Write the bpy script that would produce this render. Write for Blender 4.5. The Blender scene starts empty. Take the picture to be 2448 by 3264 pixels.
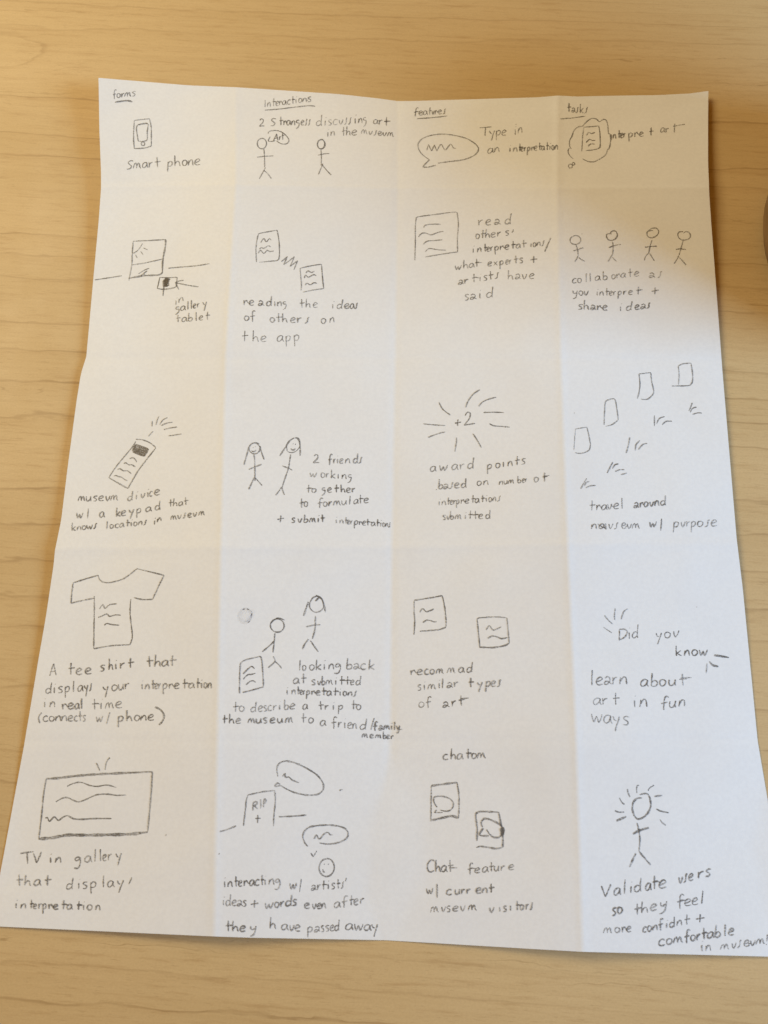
import bpy, math, random, re
from mathutils import Vector, Matrix, Euler
from mathutils.bvhtree import BVHTree
random.seed(7)
MM = 0.001
SC = bpy.context.scene
COL = SC.collection

# ------------------------------------------------------------------ camera
CAM_POS = Vector((-0.45, -81.71, 248.96)) * MM
cd = bpy.data.cameras.new('camera')
cam = bpy.data.objects.new('camera', cd); COL.objects.link(cam)
cam.location = CAM_POS
cam.rotation_euler = Euler((math.radians(14.494), math.radians(0.514), math.radians(0.945)), 'XYZ')
cd.sensor_fit = 'AUTO'; cd.sensor_width = 36.0; cd.lens = 2631 / 3264 * 36.0
cd.clip_start = 0.005; cd.clip_end = 20
cd.dof.use_dof = True; cd.dof.focus_distance = 0.262; cd.dof.aperture_fstop = 20
SC.camera = cam
CAM_ROT = cam.rotation_euler.to_matrix()

# ------------------------------------------------------------------ world and lamps
w = bpy.data.worlds.new('World'); SC.world = w; w.use_nodes = True
bg = w.node_tree.nodes['Background']
bg.inputs[0].default_value = (1.0, 0.48, 0.08, 1); bg.inputs[1].default_value = 0.27

def area_light(name, loc, target, sx, sy, power, color):
    l = bpy.data.lights.new(name, 'AREA'); l.shape = 'RECTANGLE'; l.size = sx; l.size_y = sy
    l.energy = power; l.color = color
    o = bpy.data.objects.new(name, l); COL.objects.link(o)
    o.location = loc
    o.rotation_euler = (Vector(target) - Vector(loc)).to_track_quat('-Z', 'Y').to_euler()
    return o
# daylight from the window to the right, warm room lamp from the left
area_light('window_light', (0.72, -0.16, 0.38), (0, 0, 0), 0.36, 0.30, 7.4, (0.39, 0.66, 0.99))
area_light('room_lamp', (-0.48, 0.33, 0.50), (0, 0, 0), 0.34, 0.34, 3.95, (1.0, 0.92, 0.65))

SC.view_settings.view_transform = 'Standard'
SC.view_settings.look = 'None'
SC.view_settings.exposure = 0.0
SC.view_settings.gamma = 1.0

# ------------------------------------------------------------------ node helpers
def new_mat(name):
    m = bpy.data.materials.new(name); m.use_nodes = True
    nt = m.node_tree
    return m, nt, nt.nodes['Principled BSDF']
def N(nt, kind, **kw):
    n = nt.nodes.new(kind)
    for k, v in kw.items():
        if k.startswith('i_'):
            n.inputs[k[2:].replace('_', ' ')].default_value = v
        else: setattr(n, k, v)
    return n
def math_node(nt, op, a, b=None, c=None, clamp=False):
    n = nt.nodes.new('ShaderNodeMath'); n.operation = op; n.use_clamp = clamp
    for i, v in enumerate((a, b, c)):
        if v is None: continue
        if isinstance(v, (int, float)): n.inputs[i].default_value = v
        else: nt.links.new(v, n.inputs[i])
    return n.outputs[0]
def smooth(nt, val, a, b, lo=0.0, hi=1.0):
    n = nt.nodes.new('ShaderNodeMapRange'); n.interpolation_type = 'SMOOTHSTEP'
    nt.links.new(val, n.inputs['Value'])
    n.inputs['From Min'].default_value = a; n.inputs['From Max'].default_value = b
    n.inputs['To Min'].default_value = lo; n.inputs['To Max'].default_value = hi
    return n.outputs['Result']
def noise(nt, vec, scale, detail=2, rough=0.5, dist=0.0):
    n = nt.nodes.new('ShaderNodeTexNoise'); n.inputs['Scale'].default_value = scale
    n.inputs['Detail'].default_value = detail; n.inputs['Roughness'].default_value = rough
    n.inputs['Distortion'].default_value = dist
    nt.links.new(vec, n.inputs['Vector']); return n.outputs['Fac']
def mapping(nt, vec, scale=(1, 1, 1), loc=(0, 0, 0), rot=(0, 0, 0)):
    n = nt.nodes.new('ShaderNodeMapping')
    n.inputs['Scale'].default_value = scale; n.inputs['Location'].default_value = loc; n.inputs['Rotation'].default_value = rot
    nt.links.new(vec, n.inputs['Vector']); return n.outputs['Vector']
def mix(nt, fac, a, b, mode='MIX'):
    n = nt.nodes.new('ShaderNodeMix'); n.data_type = 'RGBA'; n.blend_type = mode
    if isinstance(fac, (int, float)): n.inputs[0].default_value = fac
    else: nt.links.new(fac, n.inputs[0])
    for s, v in ((6, a), (7, b)):
        if isinstance(v, tuple): n.inputs[s].default_value = (*v, 1)
        else: nt.links.new(v, n.inputs[s])
    return n.outputs[2]

# ------------------------------------------------------------------ materials
def wood_material():
    m, nt, p = new_mat('maple_veneer')
    tc = N(nt, 'ShaderNodeTexCoord').outputs['Object']
    v = mapping(nt, tc, rot=(0, 0, math.radians(3.0)))
    sep = N(nt, 'ShaderNodeSeparateXYZ'); nt.links.new(v, sep.inputs[0])
    X, Y = sep.outputs['X'], sep.outputs['Y']
    # ring coordinate: mostly across the board, wandering slowly, with a wobble along each line
    field = noise(nt, mapping(nt, v, (1.1, 7.0, 1), (0.37, 1.9, 0)), 1.0, 1.0, 0.4)
    wob = noise(nt, mapping(nt, v, (34, 150, 1)), 1.0, 3, 0.6)
    ring = math_node(nt, 'ADD', math_node(nt, 'MULTIPLY', Y, 105.0), math_node(nt, 'MULTIPLY', field, 8.5))
    ring = math_node(nt, 'ADD', ring, math_node(nt, 'MULTIPLY', wob, 0.62))
    # cathedral tongues where the saw cut through a ring
    for x0, y0, wy, lx, amp in ((-0.112, 0.143, 0.0095, 0.06, 2.6), (-0.118, -0.004, 0.010, 0.05, 1.2), (0.30, 0.19, 0.012, 0.09, 2.2), (-0.36, -0.19, 0.014, 0.12, 2.6)):
        dy = math_node(nt, 'DIVIDE', math_node(nt, 'SUBTRACT', Y, y0), wy)
        g = math_node(nt, 'EXPONENT', math_node(nt, 'MULTIPLY', math_node(nt, 'MULTIPLY', dy, dy), -1.0))
        sx = smooth(nt, X, x0 - lx, x0 + 0.006, 1.0, 0.0)
        ring = math_node(nt, 'ADD', ring, math_node(nt, 'MULTIPLY', math_node(nt, 'MULTIPLY', g, sx), amp))
    def lines(r, seed):
        fr = math_node(nt, 'FRACT', r)
        line = math_node(nt, 'MULTIPLY', smooth(nt, fr, 0.87, 0.95), smooth(nt, fr, 0.955, 0.995, 1.0, 0.0))
        soft = math_node(nt, 'MULTIPLY', smooth(nt, fr, 0.35, 0.96), smooth(nt, fr, 0.96, 1.0, 1.0, 0.0))
        wn = N(nt, 'ShaderNodeTexWhiteNoise', noise_dimensions='1D'); nt.links.new(math_node(nt, 'ADD', math_node(nt, 'FLOOR', r), seed), wn.inputs['W'])
        st = smooth(nt, wn.outputs['Value'], 0.05, 1.0, 0.15, 1.0)
        return math_node(nt, 'MULTIPLY', line, st), math_node(nt, 'MULTIPLY', soft, st)
    line, soft = lines(ring, 0.5)
    line2, soft2 = lines(math_node(nt, 'ADD', math_node(nt, 'MULTIPLY', ring, 2.37), math_node(nt, 'MULTIPLY', wob, 0.9)), 40.5)
    brk = smooth(nt, noise(nt, mapping(nt, v, (26, 420, 1), (5, 2, 0)), 1.0, 4, 0.65), 0.36, 0.66)
    brk2 = smooth(nt, noise(nt, mapping(nt, v, (11, 60, 1), (8, 2, 0)), 1.0, 3, 0.6), 0.46, 0.64)
    line = math_node(nt, 'MULTIPLY', line, math_node(nt, 'ADD', math_node(nt, 'MULTIPLY', brk, 0.65), 0.35))
    line2 = math_node(nt, 'MULTIPLY', math_node(nt, 'MULTIPLY', line2, brk), brk2)
    # fine pores and short flecks along the grain
    pore = smooth(nt, noise(nt, mapping(nt, v, (260, 3200, 1)), 1.0, 2, 0.6), 0.58, 0.74)
    fleck = smooth(nt, noise(nt, mapping(nt, v, (60, 640, 1), (9, 1, 0)), 1.0, 4, 0.7), 0.50, 0.72)
    fibre = noise(nt, mapping(nt, v, (16, 760, 1), (2, 7, 0)), 1.0, 3, 0.6)
    mottle = noise(nt, mapping(nt, v, (6, 24, 1), (1, 3, 0)), 1.0, 2, 0.5)
    fine = noise(nt, mapping(nt, v, (1500, 1900, 1)), 1.0, 2, 0.6)
    base = mix(nt, smooth(nt, mottle, 0.3, 0.7), (0.600, 0.420, 0.200), (0.660, 0.470, 0.235))
    base = mix(nt, smooth(nt, fibre, 0.35, 0.7, 0.0, 0.16), base, (0.47, 0.30, 0.13))
    base = mix(nt, math_node(nt, 'MULTIPLY', soft, 0.13), base, (0.43, 0.25, 0.09))
    base = mix(nt, math_node(nt, 'MULTIPLY', line, 0.62), base, (0.29, 0.165, 0.065))
    base = mix(nt, math_node(nt, 'MULTIPLY', line2, 0.66), base, (0.31, 0.18, 0.07))
    base = mix(nt, math_node(nt, 'MULTIPLY', pore, 0.34), base, (0.32, 0.19, 0.08))
    base = mix(nt, math_node(nt, 'MULTIPLY', fleck, 0.38), base, (0.40, 0.23, 0.09))
    base = mix(nt, smooth(nt, fine, 0.3, 0.7, 0.0, 0.14), base, (0.36, 0.24, 0.11))
    nt.links.new(base, p.inputs['Base Color'])
    rg = smooth(nt, noise(nt, mapping(nt, v, (60, 60, 60)), 1.0, 3), 0.3, 0.7, 0.48, 0.60)
    nt.links.new(rg, p.inputs['Roughness'])
    p.inputs['Specular IOR Level'].default_value = 0.30
    b = N(nt, 'ShaderNodeBump'); b.inputs['Strength'].default_value = 0.15; b.inputs['Distance'].default_value = 0.0001
    nt.links.new(math_node(nt, 'ADD', fibre, math_node(nt, 'MULTIPLY', pore, -0.5)), b.inputs['Height'])
    nt.links.new(b.outputs[0], p.inputs['Normal'])
    return m

def paper_material():
    m, nt, p = new_mat('white_printer_paper')
    tc = N(nt, 'ShaderNodeTexCoord').outputs['Object']
    fib = noise(nt, mapping(nt, tc, (900, 900, 900)), 1.0, 4, 0.7)
    cloud = noise(nt, mapping(nt, tc, (28, 28, 28)), 1.0, 4, 0.6)
    c = mix(nt, smooth(nt, fib, 0.3, 0.7), (0.80, 0.80, 0.805), (0.84, 0.84, 0.84))
    c = mix(nt, smooth(nt, cloud, 0.45, 0.75, 0.0, 0.30), c, (0.755, 0.755, 0.765))
    # rubbed-in graphite haze
    sm = smooth(nt, noise(nt, mapping(nt, tc, (14, 22, 1), (4, 4, 0)), 1.0, 5, 0.65), 0.58, 0.80, 0.0, 0.20)
    c = mix(nt, sm, c, (0.66, 0.66, 0.67))
    nt.links.new(c, p.inputs['Base Color'])
    p.inputs['Roughness'].default_value = 0.9
    p.inputs['Specular IOR Level'].default_value = 0.12
    b = N(nt, 'ShaderNodeBump'); b.inputs['Strength'].default_value = 0.30; b.inputs['Distance'].default_value = 0.00006
    nt.links.new(fib, b.inputs['Height'])
    b2 = N(nt, 'ShaderNodeBump'); b2.inputs['Strength'].default_value = 0.55; b2.inputs['Distance'].default_value = 0.0012
    nt.links.new(noise(nt, mapping(nt, tc, (26, 26, 26), (1, 5, 0)), 1.0, 2, 0.5), b2.inputs['Height'])
    nt.links.new(b.outputs[0], b2.inputs['Normal'])
    nt.links.new(b2.outputs[0], p.inputs['Normal'])
    return m

def graphite_material(name, lo, hi, col):
    m, nt, p = new_mat(name)
    tc = N(nt, 'ShaderNodeTexCoord').outputs['Object']
    grain = noise(nt, mapping(nt, tc, (3800, 3800, 3800)), 1.0, 2, 0.6)
    press = noise(nt, mapping(nt, tc, (160, 160, 160)), 1.0, 2, 0.5)
    a = smooth(nt, math_node(nt, 'ADD', math_node(nt, 'MULTIPLY', grain, 0.75), math_node(nt, 'MULTIPLY', press, 0.25)), 0.34, 0.60, hi, lo)
    nt.links.new(a, p.inputs['Alpha'])
    p.inputs['Base Color'].default_value = (*col, 1)
    p.inputs['Roughness'].default_value = 0.55
    p.inputs['Specular IOR Level'].default_value = 0.25
    return m

M_WOOD = wood_material(); M_PAPER = paper_material()
M_PENCIL = graphite_material('pencil_graphite', 0.22, 0.97, (0.150, 0.135, 0.120))
M_DARK = graphite_material('heavy_pencil_graphite', 0.25, 0.95, (0.16, 0.13, 0.095))
M_SMUDGE = graphite_material('erased_graphite', 0.02, 0.055, (0.24, 0.20, 0.17))

def add_mesh(name, verts, faces, mat, parent=None, smoothed=False):
    me = bpy.data.meshes.new(name); me.from_pydata(verts, [], faces); me.update()
    o = bpy.data.objects.new(name, me); COL.objects.link(o)
    if mat: me.materials.append(mat)
    if smoothed: me.polygons.foreach_set('use_smooth', [True] * len(me.polygons))
    if parent: o.parent = parent
    return o

# ------------------------------------------------------------------ desk
def make_desk():
    # board with an eased edge, 30 mm thick
    X0, X1, Y0, Y1, T, r = -0.75, 0.75, -0.33, 0.47, 0.030, 0.003
    prof = [(0, -r), (r * .3, -r * .3), (r, 0)]
    rings = [(0.0, -T)] + [(a, b) for a, b in prof]
    verts, faces = [], []
    for inset, z in rings:
        verts += [(X0 + inset, Y0 + inset, z), (X1 - inset, Y0 + inset, z), (X1 - inset, Y1 - inset, z), (X0 + inset, Y1 - inset, z)]
    for k in range(len(rings) - 1):
        for i in range(4):
            j = (i + 1) % 4
            faces.append((4 * k + i, 4 * k + j, 4 * k + 4 + j, 4 * k + 4 + i))
    n = len(rings) - 1
    faces.append((4 * n, 4 * n + 1, 4 * n + 2, 4 * n + 3)); faces.append((3, 2, 1, 0))
    o = add_mesh('desk', verts, faces, M_WOOD)
    o['label'] = 'light maple wood desk top with fine brown grain under the paper'; o['category'] = 'desk'
    return o
make_desk()

# ------------------------------------------------------------------ sheet shape
# survey of the folded sheet: a point of the photograph gives a point of the desk plane,
# which is then lifted to the height the sheet has there
def ray(px, py):
    d = CAM_ROT @ Vector(((px - 1224) / 2631, -(py - 1632) / 2631, -1.0))
    return d.normalized()
def lift(px, py, z):
    d = ray(px, py); t = (z * MM - CAM_POS.z) / d.z
    return CAM_POS + d * t
def interp(tab, x):
    if x <= tab[0][0]:
        (a, b), (c, d) = tab[0], tab[1]
    elif x >= tab[-1][0]:
        (a, b), (c, d) = tab[-2], tab[-1]
    else:
        for k in range(len(tab) - 1):
            if tab[k][0] <= x <= tab[k + 1][0]:
                (a, b), (c, d) = tab[k], tab[k + 1]; break
    return b + (d - b) * (x - a) / (c - a)
ROW_Y = [[248, 596, 1142, 1749, 2362, 2952], [279, 589, 1142, 1745, 2361, 2984], [322, 600, 1142, 1745, 2361, 2998],
         [305, 600, 1145, 1735, 2358, 3034], [291, 598, 1149, 1734, 2355, 3051]]
LEFT = [(248, 314), (422, 317), (548, 322), (600, 322), (700, 315), (817, 304), (1061, 282), (1137, 275), (1191, 258), (1278, 244),
        (1479, 217), (1658, 195), (1755, 175), (1800, 171), (1968, 146), (2105, 122), (2380, 76), (2680, 20), (2952, -31)]
RIGHT = [(291, 2258), (382, 2257), (514, 2257), (624, 2261), (726, 2268), (816, 2275), (1000, 2289), (1174, 2302), (1716, 2348),
         (1880, 2368), (2361, 2415), (2556, 2448), (3051, 2529)]
F1 = [(279, 752), (589, 751), (1142, 719), (1745, 704), (2361, 693), (2984, 683)]
F2 = [(322, 1266), (600, 1267), (1142, 1260), (1745, 1249), (2361, 1244), (2998, 1233)]
F3 = [(305, 1778), (600, 1776), (1145, 1788), (1735, 1810), (2358, 1837), (3034, 1858)]
COLS = [LEFT, F1, F2, F3, RIGHT]
TOP = [(313, 248), (601, 272), (752, 278), (1082, 300), (1200, 313), (1266, 322), (1310, 322), (1515, 316), (1714, 310), (1778, 304.5), (1840, 307.5),
       (1900, 306), (2021, 304), (2098, 303), (2197, 298), (2258, 290)]
BOT = [(-31, 2952), (683, 2985), (800, 2989), (1233, 2997), (1700, 3025), (1858, 3034), (2448, 3049), (2529, 3051)]
ZK = [[9.0, 3.0, 1.6, 1.6, 1.0, 0.6], [3.2, 4.2, 4.8, 5.3, 5.6, 3.4], [1.2, 1.0, 0.8, 0.6, 0.5, 0.3],
      [3.0, 3.4, 4.4, 5.2, 5.6, 3.4], [2.6, 3.4, 1.8, 1.0, 0.6, 0.3]]
ROWB = [0.0, 0.9, -0.2, 1.0, -0.1, 0.0]
SAG = [(1.5, 0.5), (0.1, 0.2), (0.5, 0.5), (0.3, 0.2)]
def sheet_px(u, v):
    k = min(int(v), 4); t = v - k
    P = []
    for c in range(5):
        y = ROW_Y[c][k] * (1 - t) + ROW_Y[c][k + 1] * t
        P.append((interp(COLS[c], y), y))
    i = min(int(u), 3); s = u - i
    x = P[i][0] * (1 - s) + P[i + 1][0] * s; y = P[i][1] * (1 - s) + P[i + 1][1] * s
    y0 = ROW_Y[i][0] * (1 - s) + ROW_Y[i + 1][0] * s; y5 = ROW_Y[i][5] * (1 - s) + ROW_Y[i + 1][5] * s
    if v < 1: y += (interp(TOP, x) - y0) * (1 - v) ** 2
    if v > 4: y += (interp(BOT, x) - y5) * (v - 4) ** 2
    return x, y
def sheet_z(u, v):
    k = min(int(v), 4); t = v - k; i = min(int(u), 3); s = u - i
    f = lambda c: ZK[c][k] * (1 - t) + ZK[c][k + 1] * t
    z = f(i) * (1 - s) + f(i + 1) * s
    z += ROWB[k] * (1 - t) + ROWB[k + 1] * t
    sg = SAG[i][0] * (1 - v / 5) + SAG[i][1] * v / 5
    z -= sg * math.sin(math.pi * s)
    z -= 0.35 * math.sin(math.pi * t)
    z += 0.22 * math.sin(3.1 * u + 1.7 * v) * math.sin(2.3 * v + 0.6)
    # pressed creases along every fold
    for q in (1, 2, 3):
        z += (0.10 if q != 2 else -0.10) * math.exp(-((u - q) / 0.022) ** 2)
    for q in (1, 2, 3, 4):
        z += (0.11 if q % 2 else -0.11) * math.exp(-((v - q) / 0.020) ** 2)
    z += 0.10 * math.sin(9 * u + 5 * v + 2 * math.sin(4 * v)) * math.sin(7 * v - 3 * u)
    return max(z, 0.25)
NS = 26
def cluster(i):
    # mesh lines gather at the folds so that a crease stays narrow
    k, r = divmod(i, NS); t = r / NS
    if i % NS == 0: return float(i // NS)
    return k + t + 0.105 * math.sin(2 * math.pi * t) * -1
def build_sheet():
    nu, nv = 4 * NS, 5 * NS
    zs = [[sheet_z(cluster(i), cluster(j)) for i in range(nu + 1)] for j in range(nv + 1)]
    top = []
    for j in range(nv + 1):
        for i in range(nu + 1):
            x, y = sheet_px(cluster(i), cluster(j))
            top.append(lift(x, y, zs[j][i]))
    n = len(top); th = Vector((0, 0, -0.0001))
    verts = [tuple(p) for p in top] + [tuple(p + th) for p in top]
    faces = []
    W = nu + 1
    for j in range(nv):
        for i in range(nu):
            a = j * W + i
            faces.append((a, a + W, a + W + 1, a + 1))
    tf = list(faces)
    faces += [tuple(n + q for q in reversed(f)) for f in tf]
    for i in range(nu):
        a, b = i, i + 1; faces.append((a, b, n + b, n + a))
        a, b = nv * W + i, nv * W + i + 1; faces.append((b, a, n + a, n + b))
    for j in range(nv):
        a, b = j * W, (j + 1) * W; faces.append((b, a, n + a, n + b))
        a, b = j * W + nu, (j + 1) * W + nu; faces.append((a, b, n + b, n + a))
    o = add_mesh('paper_sheet', verts, faces, M_PAPER, smoothed=True)
    me = o.data
    for k in range(2 * len(tf), len(me.polygons)): me.polygons[k].use_smooth = False
    try: me.set_sharp_from_angle(angle=math.radians(50))
    except Exception: pass
    o['label'] = 'white unfolded sheet of paper with fold creases, covered in pencil sketches and handwritten captions'
    o['category'] = 'paper'
    return o, BVHTree.FromPolygons([tuple(p) for p in top], tf)
SHEET, BVH = build_sheet()

# ------------------------------------------------------------------ pencil strokes
ZOFF = [0]
def catmull(pts, n=6, closed=False):
    if len(pts) < 3 and not closed:
        (a, b), (c, d) = pts[0], pts[-1]
        L = math.hypot(c - a, d - b); k = max(2, int(L / 9))
        nx, ny = -(d - b) / max(L, 1e-6), (c - a) / max(L, 1e-6)
        bow = random.uniform(-0.012, 0.012) * L
        return [(a + (c - a) * i / k + nx * bow * math.sin(math.pi * i / k), b + (d - b) * i / k + ny * bow * math.sin(math.pi * i / k)) for i in range(k + 1)]
    P = [pts[-1]] + pts + [pts[0], pts[1]] if closed else [pts[0]] + pts + [pts[-1]]
    out = []
    for i in range(1, len(P) - 2):
        p0, p1, p2, p3 = P[i - 1:i + 3]
        m = max(2, min(14, int(math.hypot(p2[0] - p1[0], p2[1] - p1[1]) / 3)))
        for k in range(m):
            t = k / m
            out.append(tuple(0.5 * ((2 * b) + (-a + c) * t + (2 * a - 5 * b + 4 * c - d) * t * t + (-a + 3 * b - 3 * c + d) * t ** 3)
                             for a, b, c, d in zip(p0, p1, p2, p3)))
    out.append(P[-2])
    return out
def ribbon(V, F, pts, width):
    """pts in photograph pixels -> a thin flat mark lying on the sheet"""
    ZOFF[0] = (ZOFF[0] + 1) % 30
    off = (0.030 + 0.0022 * ZOFF[0]) * MM
    P = []
    for x, y in pts:
        hit = BVH.ray_cast(CAM_POS, ray(x, y))
        if hit[0] is None: continue
        p = hit[0] + hit[1] * (off if hit[1].z > 0 else -off)
        if not P or (p - P[-1]).length > 0.04 * MM: P.append(p)
    if len(P) == 1:
        P.append(P[0] + Vector((0.0003, -0.0001, 0)))
    if len(P) < 2: return
    # seeds for uneven pressure
    ph = random.uniform(0, 6.28); base = len(V); n = len(P)
    for i, p in enumerate(P):
        a = P[max(i - 1, 0)]; b = P[min(i + 1, n - 1)]
        t = (b - a)
        if t.length < 1e-9: t = P[min(i + 1, n - 1)] - P[0]
        t.normalize()
        e = min(i, n - 1 - i) / max(1, n - 1)
        wd = width * (0.88 + 0.14 * math.sin(ph + i * 0.55) + random.uniform(-.09, .09)) * (0.55 + 0.45 * min(1, e * 8 + (0.4 if i < n / 2 else 0)))
        nrm = Vector((-t.y, t.x, 0)) * (wd * 0.5 * MM)
        # pull ends out a little for a rounded tip
        V.append(tuple(p + nrm)); V.append(tuple(p - nrm))
        if i: 
            q = base + 2 * i
            F.append((q - 2, q - 1, q + 1, q))
WID = 0.45
def px_line(s):
    return [tuple(float(c) for c in q.split(',')) for q in s.split()]
class View:
    def __init__(s, x, y, w): s.x, s.y, s.k = x, y, w / 1659
    def p(s, q): return (s.x + q[0] * s.k, s.y + q[1] * s.k)
    def strokes(s, V, F, items):
        for it in items:
            wd = WID
            if isinstance(it, tuple): it, wd = it[0], it[1] * WID
            f = it[0]
            if f == 'E':    # ellipse cx cy rx ry [tilt] [start]
                q = [float(c) for c in it[1:].split()]
                cx, cy, rx, ry = q[:4]; tl = math.radians(q[4]) if len(q) > 4 else 0; st = q[5] if len(q) > 5 else -100
                pts = []
                for k in range(27):
                    a = math.radians(st + k * 14.6); g = 1 + 0.02 * math.sin(2 * a + st) - 0.0022 * k
                    ex, ey = rx * g * math.cos(a), ry * g * math.sin(a)
                    pts.append((cx + ex * math.cos(tl) - ey * math.sin(tl), cy + ex * math.sin(tl) + ey * math.cos(tl)))
                ribbon(V, F, catmull([s.p(a) for a in pts]), wd)
            elif f == '.':
                x, y = px_line(it[1:])[0]
                ribbon(V, F, [s.p((x - 2, y - 2)), s.p((x, y)), s.p((x + 3, y + 2))], wd * 1.15)
            elif f == '-':
                q = [s.p(a) for a in px_line(it[1:])]
                for a, b in zip(q, q[1:]):
                    ribbon(V, F, catmull([a, b]), wd)
            else:
                ribbon(V, F, catmull([s.p(a) for a in px_line(it)]), wd)
    def draw(s, name, label, *items, mat=None):
        V, F = [], []
        s.strokes(V, F, items)
        o = add_mesh(name, V, F, mat or M_PENCIL, SHEET)
        o['label'] = label
        return o
    def text(s, word, xs, y0, y1, h, glyphs=None, extra=(), wd=1.0):
        g = glyphs or word
        h = h * 1.07
        wd *= random.uniform(0.88, 1.14)
        V, F = [], []
        xa, xb = xs[0], xs[-1]
        assert len(g) == len(xs), (word, len(g), len(xs))
        for ci, (ch, x) in enumerate(zip(g, xs)):
            gap = min([abs(x - q) for q in (xs[max(ci - 1, 0)], xs[min(ci + 1, len(xs) - 1)]) if q != x] or [h])
            fit = max(0.68, min(1.20, gap / (h * 0.98)))
            t = 0 if xb == xa else (x - xa) / (xb - xa)
            yb = y0 + (y1 - y0) * t + random.uniform(-1.2, 1.2)
            sl = -0.04 + random.uniform(-0.05, 0.05); sx = random.uniform(0.94, 1.06); sy = random.uniform(0.95, 1.06)
            rot = (y1 - y0) / (xb - xa) * 0.6 if xb != xa else -0.05
            for st in GLYPH[ch].split('|'):
                pts = []
                for gx, gy in px_line(st):
                    X = (gx * sx - gy * sl + random.uniform(-.02, .02)) * h * 1.14 * fit; Y = (gy * sy + random.uniform(-.02, .02)) * h
                    pts.append(s.p((x + X, yb - Y + rot * X)))
                if len(pts) == 1: pts = [pts[0], (pts[0][0] + 0.8, pts[0][1] + 1.2)]
                ribbon(V, F, catmull(pts), WID * wd)
        # joins between neighbouring letters, as this hand writes them
        for ci in range(len(g) - 1):
            x, x2 = xs[ci], xs[ci + 1]; gp = x2 - x
            yb = y0 + (y1 - y0) * (0 if xs[-1] == xs[0] else ((x + x2) / 2 - xs[0]) / (xs[-1] - xs[0]))
            pr = g[ci:ci + 2]
            if gp < h * 1.35 and pr in ('re', 've', 'ra', 'ro'):
                ribbon(V, F, catmull([s.p((x + h * .26, yb - h * .95)), s.p((x + gp * .45, yb - h * .50)), s.p((x2 - h * .26, yb - h * .42))]), WID * wd * .85)
            elif gp < h * 1.35 and pr in ('te', 'ti', 'tt', 'ta', 'fe', 'to'):
                ribbon(V, F, catmull([s.p((x, yb - h * 1.0)), s.p((x + gp * .5, yb - h * .97)), s.p((x2 - h * .18, yb - h * .85))]), WID * wd * .85)
            elif gp < h * 1.2 and pr in ('ns', 'on', 'om', 'ea', 'ev', 'um', 'un', 'vm'):
                ribbon(V, F, catmull([s.p((x + h * .3, yb - h * .30)), s.p((x + gp * .55, yb - h * .38)), s.p((x2 - h * .30, yb - h * .62))]), WID * wd * .75)
        s.strokes(V, F, extra)
        o = add_mesh('handwritten_word', V, F, M_PENCIL, SHEET)
        o['label'] = 'pencil word "%s"' % word
        return o
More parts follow.
